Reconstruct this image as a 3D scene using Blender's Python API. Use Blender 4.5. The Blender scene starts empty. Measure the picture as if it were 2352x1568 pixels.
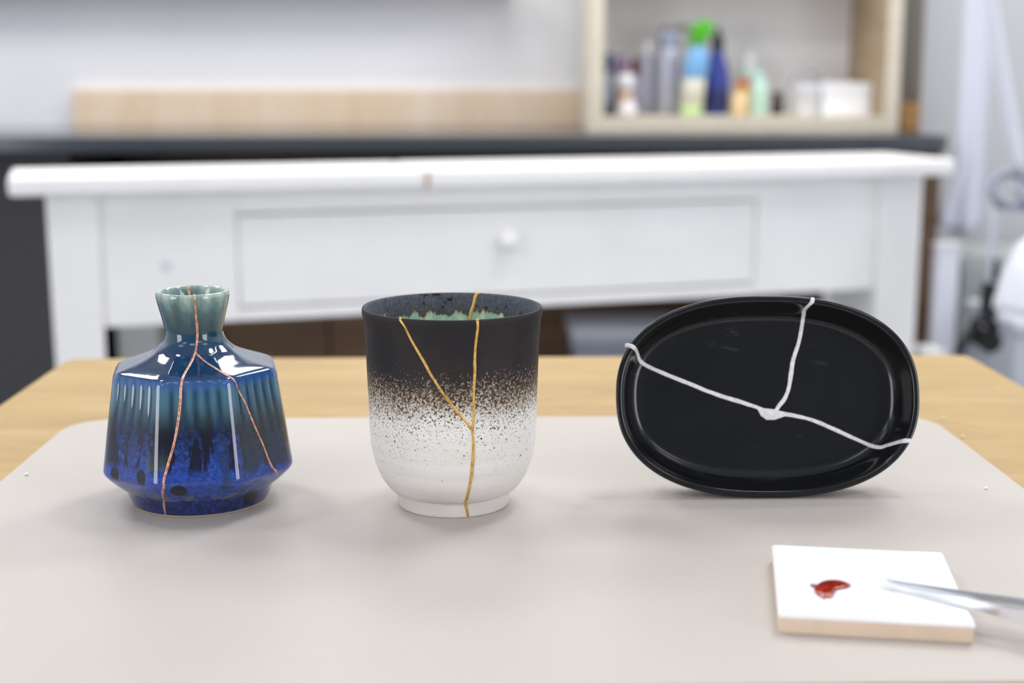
import bpy, bmesh, math, random
import numpy as np
from mathutils import Vector, Matrix, Euler

C = bpy.context.scene.collection
scene = bpy.context.scene
PI = math.pi
rnd = random.Random(7)

# ---------------------------------------------------------------- camera
cam_d = bpy.data.cameras.new('camera'); cam = bpy.data.objects.new('camera', cam_d); C.objects.link(cam)
cam_d.sensor_width = 36.0; cam_d.lens = 36.0*3267/2352
PITCH = math.radians(10.4745); YAW = math.radians(1.207)
cam.location = (0, 0, .195)
cam.rotation_euler = (PI/2-PITCH, 0, -YAW)
cam_d.clip_start = .01; cam_d.clip_end = 30
cam_d.dof.use_dof = True; cam_d.dof.focus_distance = .635; cam_d.dof.aperture_fstop = 6.2
scene.camera = cam

# ---------------------------------------------------------------- world, exposure
world = bpy.data.worlds.new('world'); scene.world = world; world.use_nodes = True
bgn = world.node_tree.nodes['Background']; bgn.inputs[0].default_value = (.93, .96, 1, 1); bgn.inputs[1].default_value = .6
scene.view_settings.view_transform = 'Standard'; scene.view_settings.look = 'None'
scene.view_settings.gamma = 1.0; scene.view_settings.use_curve_mapping = False
scene.view_settings.exposure = 0.17
scene.cycles.use_denoising = True
scene.cycles.max_bounces = 10; scene.cycles.diffuse_bounces = 5; scene.cycles.glossy_bounces = 5
scene.cycles.transmission_bounces = 8; scene.cycles.sample_clamp_indirect = 6.0
scene.cycles.caustics_reflective = False; scene.cycles.caustics_refractive = False
PANEL_MAIN = 26.0      # emission of the two ceiling panels over the table
FILL_SIDE = 8.0  # emission of added fill panels, this and the three below
FILL_MID = 1.6
FILL_REAR = 2.5
FILL_BACK = 19.0
WINDOW = 5.2

# ---------------------------------------------------------------- helpers
def lin(h):
    h = h.lstrip('#'); v = [int(h[i:i+2], 16)/255 for i in (0, 2, 4)]
    return tuple(x/12.92 if x <= .04045 else ((x+.055)/1.055)**2.4 for x in v)+(1.0,)

class Mat:
    def __init__(s, name, color='#cccccc', rough=.5, metal=0.0, spec=.5, coat=0.0, emit=None, strength=0, trans=0.0, ior=1.45, sheen=0):
        s.m = bpy.data.materials.new(name); s.m.use_nodes = True
        s.t = s.m.node_tree; s.b = s.t.nodes['Principled BSDF']
        s.b.inputs['Base Color'].default_value = lin(color); s.b.inputs['Roughness'].default_value = rough
        s.b.inputs['Metallic'].default_value = metal; s.b.inputs['Specular IOR Level'].default_value = spec
        s.b.inputs['Coat Weight'].default_value = coat; s.b.inputs['Coat Roughness'].default_value = .03
        s.b.inputs['Transmission Weight'].default_value = trans; s.b.inputs['IOR'].default_value = ior
        s.m.diffuse_color = lin(color)
        if emit:
            s.b.inputs['Emission Color'].default_value = lin(emit); s.b.inputs['Emission Strength'].default_value = strength
        s._co = None
    def node(s, t): return s.t.nodes.new(t)
    def set(s, sock, v):
        if hasattr(v, 'is_linked') or isinstance(v, bpy.types.NodeSocket): s.t.links.new(v, sock)
        elif isinstance(v, str): sock.default_value = lin(v)
        else: sock.default_value = v
    def coord(s):
        if s._co is None: s._co = s.node('ShaderNodeTexCoord').outputs['Object']
        return s._co
    def scaled(s, sc, loc=(0, 0, 0), rot=(0, 0, 0)):
        n = s.node('ShaderNodeMapping'); s.t.links.new(s.coord(), n.inputs[0])
        n.inputs['Scale'].default_value = sc; n.inputs['Location'].default_value = loc; n.inputs['Rotation'].default_value = rot
        return n.outputs[0]
    def sep(s, v=None):
        n = s.node('ShaderNodeSeparateXYZ'); s.t.links.new(v or s.coord(), n.inputs[0]); return n.outputs
    def noise(s, scale, detail=3, rough=.5, vec=None, dist=0.0):
        n = s.node('ShaderNodeTexNoise'); s.t.links.new(vec or s.coord(), n.inputs['Vector'])
        n.inputs['Scale'].default_value = scale; n.inputs['Detail'].default_value = detail
        n.inputs['Roughness'].default_value = rough; n.inputs['Distortion'].default_value = dist
        return n.outputs['Fac']
    def voro(s, scale, vec=None, out='Distance', rand=1.0):
        n = s.node('ShaderNodeTexVoronoi'); s.t.links.new(vec or s.coord(), n.inputs['Vector'])
        n.inputs['Scale'].default_value = scale; n.inputs['Randomness'].default_value = rand
        return n.outputs[out]
    def math(s, op, a, b=0.0, c=0.0, clamp=False):
        n = s.node('ShaderNodeMath'); n.operation = op; n.use_clamp = clamp
        s.set(n.inputs[0], a); s.set(n.inputs[1], b); s.set(n.inputs[2], c); return n.outputs[0]
    def rng(s, v, a, b, c=0.0, d=1.0, smooth=True):
        n = s.node('ShaderNodeMapRange'); n.interpolation_type = 'SMOOTHSTEP' if smooth else 'LINEAR'
        s.set(n.inputs['Value'], v); s.set(n.inputs['From Min'], a); s.set(n.inputs['From Max'], b)
        n.inputs['To Min'].default_value = c; n.inputs['To Max'].default_value = d; return n.outputs[0]
    def mix(s, f, a, b, mode='MIX'):
        n = s.node('ShaderNodeMix'); n.data_type = 'RGBA'; n.blend_type = mode
        s.set(n.inputs[0], f); s.set(n.inputs[6], a); s.set(n.inputs[7], b); return n.outputs[2]
    def ramp(s, v, stops):
        n = s.node('ShaderNodeValToRGB'); s.t.links.new(v, n.inputs[0]); e = n.color_ramp.elements
        while len(e) < len(stops): e.new(.5)
        for i, (p, c) in enumerate(stops): e[i].position = p; e[i].color = lin(c)
        return n.outputs[0]
    def attr(s, name):
        n = s.node('ShaderNodeAttribute'); n.attribute_name = name; return n.outputs['Fac']
    def bump(s, h, strength=.3, dist=.001):
        n = s.node('ShaderNodeBump'); s.t.links.new(h, n.inputs['Height']); n.inputs['Strength'].default_value = strength
        n.inputs['Distance'].default_value = dist; s.t.links.new(n.outputs[0], s.b.inputs['Normal']); return n
    def base(s, v): s.set(s.b.inputs['Base Color'], v); return s
    def rough(s, v): s.set(s.b.inputs['Roughness'], v); return s

def mottled(name, col, rough=.5, amt=.06, scale=30, **k):
    """plain paint or plastic with a slight unevenness of colour and a fine relief"""
    m = Mat(name, col, rough, **k)
    n = m.noise(scale, 4)
    c = lin(col); d = '#%02x%02x%02x' % tuple(int(255*max(0, min(1, (x*(1-amt*2))))**(1/2.2)) for x in c[:3])
    m.base(m.mix(m.rng(n, .35, .75), col, d)); m.bump(m.noise(scale*9, 2), .05, .0008)
    return m

def link(name, me, mat=None, parent=None, smooth=False):
    o = bpy.data.objects.new(name, me); C.objects.link(o)
    if mat: me.materials.append(mat.m)
    if parent: o.parent = parent
    if smooth:
        for p in me.polygons: p.use_smooth = True
    return o
def tag(o, label, cat, group=None, kind=None):
    if label: o['label'] = label
    if cat: o['category'] = cat
    if group: o['group'] = group
    if kind: o['kind'] = kind
    return o
def thing(name, label, cat, loc=(0, 0, 0), rotz=0.0, group=None):
    o = bpy.data.objects.new(name, None); C.objects.link(o); o.empty_display_size = .02
    o.location = loc; o.rotation_euler = (0, 0, rotz); return tag(o, label, cat, group)
def from_bm(name, bm, mat, parent=None, smooth=False):
    bmesh.ops.recalc_face_normals(bm, faces=bm.faces[:])
    me = bpy.data.meshes.new(name); bm.to_mesh(me); bm.free(); return link(name, me, mat, parent, smooth)
def bevel_all(bm, w, seg=2):
    if w > 0: bmesh.ops.bevel(bm, geom=bm.edges[:], offset=w, segments=seg, profile=.6, affect='EDGES', clamp_overlap=True)
def box(name, mn, mx, mat, parent=None, bev=.002, seg=2):
    bm = bmesh.new(); bmesh.ops.create_cube(bm, size=1)
    mn, mx = Vector(mn), Vector(mx)
    for v in bm.verts: v.co = Vector(((mn[i]+mx[i])/2+v.co[i]*(mx[i]-mn[i]) for i in range(3)))
    bevel_all(bm, bev, seg)
    return from_bm(name, bm, mat, parent)
def hexa(name, lo, hi, mat, parent=None, bev=.002):
    """a box whose bottom corners (4) and top corners (4) are given one by one"""
    bm = bmesh.new(); vs = [bm.verts.new(p) for p in lo]+[bm.verts.new(p) for p in hi]
    for f in ((3, 2, 1, 0), (4, 5, 6, 7), (0, 1, 5, 4), (1, 2, 6, 5), (2, 3, 7, 6), (3, 0, 4, 7)): bm.faces.new([vs[i] for i in f])
    bevel_all(bm, bev); return from_bm(name, bm, mat, parent)
def lathe(name, prof, mat, parent=None, seg=40, off=(0, 0), lean=0.0, squash=1.0):
    """solid of revolution from (r, z) pairs; squash flattens it along y"""
    bm = bmesh.new(); rings = []
    for r, z in prof:
        rings.append([bm.verts.new((off[0]+lean*z+r*math.cos(2*PI*i/seg), off[1]+squash*r*math.sin(2*PI*i/seg), z)) for i in range(seg)])
    for a, b in zip(rings, rings[1:]):
        for i in range(seg): bm.faces.new((a[i], a[(i+1) % seg], b[(i+1) % seg], b[i]))
    if prof[0][0] > 1e-6: bm.faces.new(rings[0][::-1])
    if prof[-1][0] > 1e-6: bm.faces.new(rings[-1])
    return from_bm(name, bm, mat, parent, True)
def tube(name, pts, rad, mat, parent=None, seg=10, closed=False):
    bm = bmesh.new(); P = [Vector(p) for p in pts]; n = len(P); rings = []
    R = rad if isinstance(rad, (list, tuple)) else [rad]*n
    up = Vector((0.123, .31, .94)).normalized()
    for i, p in enumerate(P):
        a = P[(i-1) % n] if closed or i else P[i]; b = P[(i+1) % n] if closed or i < n-1 else P[i]
        t = (b-a).normalized(); x = t.cross(up).normalized(); y = t.cross(x)
        rings.append([bm.verts.new(p+R[i]*(x*math.cos(2*PI*k/seg)+y*math.sin(2*PI*k/seg))) for k in range(seg)])
    for i in range(n if closed else n-1):
        a, b = rings[i], rings[(i+1) % n]
        for k in range(seg): bm.faces.new((a[k], a[(k+1) % seg], b[(k+1) % seg], b[k]))
    if not closed: bm.faces.new(rings[0][::-1]); bm.faces.new(rings[-1])
    return from_bm(name, bm, mat, parent, True)
def grid_mesh(name, P, mat, parent=None, wrap=True, attrs=None):
    """P[rows, cols, 3] to a smooth quad mesh, closed along the columns when wrap"""
    nr, nc = P.shape[:2]; idx = np.arange(nr*nc).reshape(nr, nc)
    a = idx[:-1, :]; b = idx[1:, :]
    if wrap: q = np.stack([a, np.roll(a, -1, 1), np.roll(b, -1, 1), b], -1).reshape(-1, 4)
    else: q = np.stack([a[:, :-1], a[:, 1:], b[:, 1:], b[:, :-1]], -1).reshape(-1, 4)
    me = bpy.data.meshes.new(name); me.from_pydata(P.reshape(-1, 3).tolist(), [], q.tolist())
    for k, v in (attrs or {}).items():
        at = me.attributes.new(k, 'FLOAT', 'POINT'); at.data.foreach_set('value', np.ascontiguousarray(v, dtype=np.float32).ravel())
    me.update(); return link(name, me, mat, parent, True)
def seam(name, P, N, width, mat, parent, height=.3, seed=0, taper=(.6, .6)):
    """a raised line of metal or filler laid over a surface: P points on it, N its normals"""
    rg = np.random.default_rng(seed); n = len(P)
    T = np.gradient(P, axis=0); T /= np.linalg.norm(T, axis=1)[:, None]+1e-12
    B = np.cross(T, N); B /= np.linalg.norm(B, axis=1)[:, None]+1e-12
    k = np.ones(9)/9
    j = np.convolve(rg.normal(0, 1, n+8), k, 'valid'); j2 = np.convolve(rg.normal(0, 1, n+8), k, 'valid')
    wv = (width if np.ndim(width) else np.full(n, width))*(1+.28*j)
    e = np.ones(n); m = max(3, n//30)
    e[:m] = np.linspace(taper[0], 1, m); e[-m:] = np.linspace(1, taper[1], m)
    wv = wv*e; ctr = P+B*(j2*width*.10)[:, None] if not np.ndim(width) else P
    ang = np.linspace(PI+.5, -.5, 9); rows = []
    for a in ang: rows.append(ctr+B*(wv/2*math.cos(a))[:, None]+N*(wv*height*(math.sin(a)))[:, None])
    rows.append(ctr-N*(wv*.5)[:, None])
    return grid_mesh(name, np.stack(rows, 1), mat, parent, True)
def resample(ctrl, step):
    c = np.asarray(ctrl, float); n = max(8, len(c)*6); s = catmull(c, n); return s
def catmull(P, n):
    P = np.asarray(P, float); m = len(P)
    Q = np.vstack([2*P[0]-P[1], P, 2*P[-1]-P[-2]])
    t = np.linspace(0, m-1, n); i = np.minimum(t.astype(int), m-2); s = (t-i)[:, None]
    p0, p1, p2, p3 = Q[i], Q[i+1], Q[i+2], Q[i+3]
    return .5*((2*p1)+(p2-p0)*s+(2*p0-5*p1+4*p2-p3)*s**2+(3*p1-p0-3*p2+p3)*s**3)

CUP_C = (-.0138, .6425)
CUP_P = [(.0001,.0020),(.020,.0020),(.0235,.0004),(.0252,.0001),(.0257,.0006),(.0260,.003),(.0262,.0055),(.02635,.0064),(.0266,.0068),
 (.0284,.0076),(.0307,.0098),(.0336,.0142),(.0358,.0195),(.0372,.0245),(.03805,.029),(.0385,.034),(.03875,.040),(.0389,.047),(.0391,.055),
 (.0394,.063),(.0397,.073),(.0401,.081),(.0406,.0862),(.0412,.0898),(.04135,.0913),(.0411,.0925),(.0404,.0930),(.0397,.0926),(.0392,.0912),(.0387,.088),
 (.0382,.082),(.0376,.073),(.037,.060),(.0362,.042),(.034,.024),(.028,.0145),(.015,.0115),(.0001,.0110)]
CUP_N = 420
def cup_rows(): return catmull(CUP_P, CUP_N)
def cup_point(az, t, rows):
    # az measured from -Y towards +X; t row index (float); broadcast
    i = np.clip(np.floor(t).astype(int), 0, CUP_N-2); s = t-i
    r = rows[i,0]*(1-s)+rows[i+1,0]*s; z = rows[i,1]*(1-s)+rows[i+1,1]*s
    r = r*(1+.004*np.sin(2*az+.6)*np.clip(z/.09,0,1)+.0012*np.sin(z*520+az)*np.clip((z-.008)/.01,0,1)*np.clip((.055-z)/.02,0,1))
    return np.stack([r*np.sin(az), -r*np.cos(az), z], -1)

VASE_C = (-.1333, .6505)
VASE_YAW = np.radians(10.5)
# r (circumradius-like apothem base), z, octagon blend, flute amplitude
VASE_P = [(.0001,.0022,0,0),(.022,.0022,0,0),(.0288,.0006,0,0),(.0305,.0001,0,0),(.0312,.0007,0,0),(.0325,.0035,.0,0),(.0335,.0066,.05,0),(.0339,.0078,.25,0),(.0344,.0090,.5,0),(.0362,.0110,.8,0),
 (.0391,.0140,.95,0),(.0418,.0170,1,0),(.0428,.0190,1,0),(.0427,.0212,1,0),(.0420,.026,1,0),(.0409,.034,1,.05),(.0397,.042,1,.35),(.0385,.050,1,.8),(.0374,.0570,1,1),(.0369,.0608,1,.9),(.0363,.0630,1,.5),(.0351,.0646,.97,.3),
 (.0318,.0662,.85,.9),(.0268,.0681,.66,1),(.0224,.0699,.45,.7),(.0190,.0717,.22,.3),(.0167,.0736,.08,0),(.0148,.0756,0,0),(.0136,.0780,0,0),(.0131,.0808,0,0),(.0138,.0845,0,0),(.0146,.0880,0,0),(.0155,.0915,0,0),(.0162,.0945,0,0),(.01655,.0965,0,0),(.01665,.0978,0,0),
 (.0162,.0990,0,0),(.0154,.0993,0,0),(.0145,.0987,0,0),(.0139,.0973,0,0),(.0130,.094,0,0),(.0120,.089,0,0),(.0110,.082,0,0),(.0110,.078,0,0),(.018,.070,0,0),(.030,.062,0,0),(.032,.040,0,0),(.028,.012,0,0),(.0001,.008,0,0)]
VASE_N = 520
def vase_rows(): return catmull(VASE_P, VASE_N)
def vase_point(az, t, rows):
    i = np.clip(np.floor(t).astype(int), 0, VASE_N-2); s = (t-i)
    v = rows[i]*(1-s)[...,None]+rows[i+1]*s[...,None]
    r, z, o, fl = v[...,0], v[...,1], np.clip(v[...,2],0,1), np.clip(v[...,3],0,1)
    a = az - VASE_YAW
    k = np.round(a/(np.pi/4)); la = a-k*np.pi/4
    n = 30.
    S = sum(np.abs(np.clip(np.cos(a-j*np.pi/4),0,None))**n for j in range(8))
    octo = S**(-1/n)               # 1 at facet centre, ~1.06 at corner
    R = r*((1-o)+o*octo)
    # flutes across each facet
    w = np.tan(np.clip(la,-.3927,.3927))/np.tan(.3927)   # -1..1
    mask = np.clip((.80-np.abs(w))/.10,0,1)
    side = np.where(z>.0640, (np.abs(np.mod(k+4,8)-4)>=2)*1.0, 1.0)
    fw = .5-.5*np.cos(2*np.pi*3.0*(w+1/6.)*1.0)
    amp = np.where(z>.0640,.0007,.00042)
    flute = fw*mask*fl*side*np.clip(o,0,1)
    R = R-amp*flute
    # glaze dimples on the left facet
    return np.stack([R*np.sin(az), -R*np.cos(az), z], -1), flute

TRAY_T = np.radians(14.); TRAY_A=.0722; TRAY_B=.0478; TRAY_E=2.4; TRAY_X=.1352; TRAY_Y=.6430
TRAY_O=[(.0478,.0206),(.030,.0206),(.012,.0205),(.0062,.0200),(.0048,.0188),(.0034,.0130),(.0016,.0065),(.0006,.0030),(.0000,.0014)]
TRAY_I=[(.0000,.0014),(.0003,.0004),(.0012,.0000),(.0024,.0001),(.0033,.0010),(.0044,.0040),(.0058,.0085),(.0074,.0115),(.0098,.0138),(.0130,.0147),(.018,.0150),(.030,.0150),(.0478,.0150)]
def tray_rows(): return np.vstack([catmull(TRAY_O,90), catmull(TRAY_I,130)[1:]])
def tray_local(phi, e):
    A, B = TRAY_A-e*np.where(e>.02,1+(e-.02)/(.0284)*(TRAY_A/TRAY_B-1)*1.52*.0+0,1), TRAY_B-e
    k = np.clip((e-.014)/(.0478-.014),0,1)
    A = (TRAY_A-e)*(1-k)+ (TRAY_A-.014)*(1-k)*k   # shrink smoothly to the centre
    c, s = np.cos(phi), np.sin(phi)
    return A*np.sign(c)*np.abs(c)**(2/TRAY_E), np.maximum(B,0)*np.sign(s)*np.abs(s)**(2/TRAY_E)
def tray_world(u, v, d):
    ct, st = np.cos(TRAY_T), np.sin(TRAY_T)
    v0 = v+TRAY_B
    return np.stack([TRAY_X+u, TRAY_Y+v0*st+d*ct, .0004+v0*ct-d*st+.0004], -1)
def tray_depth(u, v):
    lo = np.zeros_like(u); hi = np.full_like(u, TRAY_B-1e-4)
    for _ in range(40):
        e = (lo+hi)/2
        g = (np.abs(u)/np.maximum(TRAY_A-e,1e-5))**TRAY_E+(np.abs(v)/(TRAY_B-e))**TRAY_E
        ins = g<1; lo = np.where(ins,e,lo); hi = np.where(ins,hi,e)
    I = catmull(TRAY_I,130)
    return np.interp((lo+hi)/2, I[:,0], I[:,1])

# ---------------------------------------------------------------- materials of the room
wall_m = mottled('wall_paint', '#e3e4e8', .75, .012, 3)
M_white = mottled('white_gloss_paint', '#f4f3f0', .38, .012, 12)
M_floor = mottled('grey_vinyl', '#9a9fa8', .5, .05, 8)
M_ceil = mottled('ceiling_paint', '#c4c5c8', .85, .01, 4)
M_diff = Mat('lit_panel', '#ffffff', .5, emit='#fbfcff', strength=PANEL_MAIN)
M_d2 = Mat('fill_panel_side', '#ffffff', .5, emit='#fffdfa', strength=FILL_SIDE)
M_d3 = Mat('fill_panel_mid', '#ffffff', .5, emit='#fffdfa', strength=FILL_MID)
M_d5 = Mat('fill_panel_back', '#ffffff', .5, emit='#fffdfa', strength=FILL_BACK)
M_d4 = Mat('fill_panel_rear', '#ffffff', .5, emit='#fffdfa', strength=FILL_REAR)
M_alu = Mat('white_metal', '#e6e7ea', .35)

def structure(o): o['kind'] = 'structure'; return o
FZ = -.70; CZ = 1.80
structure(box('floor', (-2.4, -2.6, FZ-.05), (2.4, 3.3, FZ), M_floor, bev=0))
structure(box('ceiling', (-2.4, -2.6, CZ), (2.4, 3.3, CZ+.05), M_ceil, bev=0))
structure(box('wall_back', (-2.4, 3.085, FZ), (2.4, 3.2, CZ), wall_m, bev=0))
structure(box('wall_left', (-2.4, -2.6, FZ), (-2.3, 3.085, CZ), wall_m, bev=0))
structure(box('wall_right', (2.3, -2.6, FZ), (2.4, 3.085, CZ), wall_m, bev=0))
structure(box('wall_front', (-2.3, -2.6, FZ), (2.3, -2.5, CZ), mottled('grey_wall_paint', '#83858a', .75, .02, 3), bev=0))
structure(box('trim_1', (.893, 2.92, FZ), (2.3, 3.084, CZ), mottled('grey_white_paint', '#bfc1c5', .7, .012, 3), bev=.004))

def ceiling_panel(x, y, sx, sy, mat, label, group=None):
    t = thing('ceiling_light', label, 'light', (x, y, CZ-.012), 0, group)
    bm = bmesh.new()
    for a, b in (((-sx-.02, -sy-.02), (sx+.02, -sy)), ((-sx-.02, sy), (sx+.02, sy+.02)), ((-sx-.02, -sy), (-sx, sy)), ((sx, -sy), (sx+.02, sy))):
        r = bmesh.ops.create_cube(bm, size=1)['verts']
        for v in r: v.co = Vector(((a[0]+b[0])/2+v.co.x*(b[0]-a[0]), (a[1]+b[1])/2+v.co.y*(b[1]-a[1]), v.co.z*.024))
    from_bm('frame', bm, M_alu, t)
    bm = bmesh.new(); vs = [bm.verts.new(p) for p in ((-sx, -sy, -.004), (-sx, sy, -.004), (sx, sy, -.004), (sx, -sy, -.004))]; bm.faces.new(vs)
    me = bpy.data.meshes.new('diffuser'); bm.to_mesh(me); bm.free(); link('diffuser', me, mat, t)
ceiling_panel(-.85, 1.02, .13, .13, M_diff, 'bright square ceiling lamp over the side of the vase')
ceiling_panel(.60, 1.06, .13, .13, M_diff, 'bright square ceiling lamp over the side of the oval dish')
ceiling_panel(.68, 1.34, .50, .03, M_diff, 'long narrow ceiling lamp over the gap between the two tables')
for x, y, mt, lb in (                 (-1.45, 2.1, M_d5, 'added square fill light nearest to the back wall over the plywood board'), (1.15, 2.1, M_d5, 'added square fill light nearest to the back wall over the shelf box'),
                 (-1.35, -.3, M_d3, 'added square fill light beside the left wall, just behind the work table'), (1.35, -.3, M_d3, 'added square fill light beside the right wall, just behind the work table'),
                 (-1.35, -1.6, M_d4, 'added square fill light in the rear corner by the left wall'), (1.35, -1.6, M_d4, 'added square fill light in the rear corner by the right wall'), (-.1, -1.0, M_d4, 'added square fill light in the middle of the room behind the work table')):
    ceiling_panel(x, y, .3, .3, mt, lb)  # unseen fill panels, added to even out the room light
M_sky = Mat('window_daylight', '#ffffff', .5, emit='#fbfbff', strength=WINDOW)
M_frame = Mat('window_frame_white', '#eeeeee', .4)
def window(name, x, y0, y1, z0, z1, inward):
    w = structure(box(name, (x-.02, y0, z0), (x+.02, y1, z1), M_frame, None, .002))
    for a, b in ((y0+.05, (y0+y1)/2-.025), ((y0+y1)/2+.025, y1-.05)):
        p = box('pane', (x+inward*.021, a, z0+.05), (x+inward*.024, b, z1-.05), M_sky, w, 0)
window('window_1', -2.28, -1.9, -.6, -.45, 1.45, 1)
window('window_2', 2.28, -1.9, -.6, -.45, 1.45, -1)

ceiling_panel(-.05, 2.55, .42, .30, M_d2, 'wide added fill light close to the back wall, left of the shelf box')  # unseen panel added to brighten the wall beside the shelf box
# wall shelf just above the frame: it shades the upper wall
t = thing('wall_shelf', 'long white shelf board fixed to the wall above the plywood board', 'shelf', (-.80, 3.045, .368))
box('board', (-.85, -.018, 0), (.862, .039, .03), M_white, t, .002)
for x in (-.7, 0, .7): box('bracket', (x-.012, .0, .03), (x+.012, .039, .14), M_alu, t, .002)

# ---------------------------------------------------------------- table
def plywood(name, c1, c2, c3, grain=(3, 60, 60), rough=.55):
    m = Mat(name, c1, rough)
    v = m.scaled(grain)
    n = m.noise(1.6, 6, .62, v, .6); n2 = m.noise(5, 4, .6, v, .3)
    col = m.ramp(n, [(.28, c2), (.5, c1), (.72, c3)])
    col = m.mix(m.rng(n2, .56, .75, 0, .55), col, c2)
    fl = m.noise(420, 2, .5, m.scaled((.35, 1, 1)))
    col = m.mix(m.rng(fl, .62, .75, 0, .4), col, c2)
    m.base(col); m.bump(n2, .06, .001); return m
M_table = plywood('table_wood', '#b2955f', '#a4875a', '#b99f70', (5, 15, 15))
M_ply = plywood('plywood', '#e0cbb2', '#d6bb9c', '#e6d5c0', (5, 2, 1.2), .6)
M_pine = plywood('pine', '#dcd3c0', '#d1c6b0', '#e2dacb', (6, 6, 60), .5)
M_pine_shade = plywood('pine_shade', '#b09a7c', '#a38a68', '#bba78a', (6, 6, 30), .55)
M_brownw = plywood('brown_wood', '#5d452f', '#4a3626', '#6a5038', (3, 30, 30), .5)
M_ply_shade = plywood('plywood_shade', '#a98049', '#94703d', '#b58b54', (20, 20, 60), .55)

t = thing('work_table', 'wooden table with a pale plywood top under the beige mat', 'table', (.0275, .62, FZ))
tz = -.002-FZ
bm = bmesh.new(); w, d0, d1, rc = .326, -.29, .3865, .012
pts = []
for cx, cy, a0 in ((w-rc, d1-rc, 0), (-w+rc, d1-rc, 90), (-w+rc, d0+rc, 180), (w-rc, d0+rc, 270)):
    for k in range(5): a = math.radians(a0+k*22.5); pts.append((cx+rc*math.cos(a), cy+rc*math.sin(a)))
vt = [bm.verts.new((x, y, tz)) for x, y in pts]; vb = [bm.verts.new((x, y, tz-.028)) for x, y in pts]
bm.faces.new(vt); bm.faces.new(vb[::-1])
for i in range(len(pts)): bm.faces.new((vb[i], vb[(i+1) % len(pts)], vt[(i+1) % len(pts)], vt[i]))
bmesh.ops.bevel(bm, geom=[e for e in bm.edges if abs(e.verts[0].co.z-tz) < 1e-6 and abs(e.verts[1].co.z-tz) < 1e-6], offset=.003, segments=2, affect='EDGES')
from_bm('tabletop', bm, M_table, t)
for sx in (-1, 1):
    for y in (d0+.05, d1-.05): box('leg', (sx*.285-.02, y-.02, 0), (sx*.285+.02, y+.02, tz-.028), M_table, t, .003)
for y in (d0+.05, d1-.05): box('apron', (-.265, y-.01, tz-.09), (.265, y+.01, tz-.028), M_table, t, .002)

# ---------------------------------------------------------------- desk mat
M_mat = Mat('mat_leatherette', '#d9d3cc', .42, spec=.35)
n = M_mat.noise(5, 3); M_mat.base(M_mat.mix(M_mat.rng(n, .3, .75), '#c2bbb4', '#beb7af'))
M_mat.bump(M_mat.noise(1500, 2), .06, .0002)
bm = bmesh.new(); pts = []; rc = .026; x0, x1, y0, y1 = -.2375, .2615, .4365, .8115
for cx, cy, a0 in ((x1-rc, y1-rc, 0), (x0+rc, y1-rc, 90), (x0+rc, y0+rc, 180), (x1-rc, y0+rc, 270)):
    for k in range(9): a = math.radians(a0+k*11.25); pts.append((cx+rc*math.cos(a), cy+rc*math.sin(a)))
mx, my = (x0+x1)/2, (y0+y1)/2
vt = [bm.verts.new((x-mx, y-my, .002)) for x, y in pts]; vb = [bm.verts.new((x-mx, y-my, 0)) for x, y in pts]
bm.faces.new(vt); bm.faces.new(vb[::-1])
for i in range(len(pts)): bm.faces.new((vb[i], vb[(i+1) % len(pts)], vt[(i+1) % len(pts)], vt[i]))
bmesh.ops.bevel(bm, geom=[e for e in bm.edges if e.verts[0].co.z > .0015 and e.verts[1].co.z > .0015], offset=.0007, segments=2, affect='EDGES')
o = from_bm('desk_mat', bm, M_mat); o.location = (mx, my, -.002)
tag(o, 'beige desk mat with rounded corners lying on the plywood table', 'mat')

# ---------------------------------------------------------------- faceted blue vase
vr = vase_rows()
M_glz = Mat('blue_glaze', '#1d3a6c', .06, spec=.6, coat=.4)
m = M_glz; X, Y, Z = m.sep()
drip = m.noise(1, 4, .6, m.scaled((150, 150, 32)), .25); drip2 = m.noise(1, 3, .55, m.scaled((75, 75, 16), (3, 1, 2)), .2)
mott = m.noise(420, 4, .65); fine = m.noise(1300, 2)
zz = m.math('ADD', Z, m.math('MULTIPLY', m.math('SUBTRACT', drip, .5), .017))
zz = m.math('ADD', zz, m.math('MULTIPLY', m.math('SUBTRACT', drip2, .5), .016))
body = m.ramp(m.rng(zz, 0, .1, smooth=False), [(.0, '#0f1c42'), (.10, '#13296a'), (.18, '#1b3a8c'), (.27, '#193684'), (.33, '#102452'), (.40, '#0a1530'), (.47, '#102c44'), (.56, '#1b4760'), (.62, '#1a4068'), (.66, '#0f2c50'), (.72, '#143a60'), (.78, '#1a4258'), (.84, '#244852'), (.92, '#4c6a6b'), (.97, '#7f9c97'), (1.0, '#aebfb2')])
low = m.rng(Z, .050, .026)
mot = m.math('MULTIPLY', m.rng(mott, .40, .62), low)
body = m.mix(m.math('MULTIPLY', mot, .60), body, '#2d55b4')
body = m.mix(m.math('MULTIPLY', m.math('MULTIPLY', m.rng(fine, .58, .70), low), .40), body, '#6c80c8')
dk = m.math('MULTIPLY', m.rng(m.noise(1, 4, .65, m.scaled((115, 115, 22), (9, 4, 1)), .4), .48, .55), m.math('MULTIPLY', m.rng(Z, .056, .047), m.rng(Z, .0215, .0265)))
body = m.mix(m.math('MULTIPLY', dk, .92), body, '#080b18')
grn = m.math('MULTIPLY', m.rng(m.noise(1, 3, .55, m.scaled((120, 120, 14), (2, 7, 5)), .2), .56, .64), m.rng(Z, .046, .036))
body = m.mix(m.math('MULTIPLY', grn, .6), body, '#233440')
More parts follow.
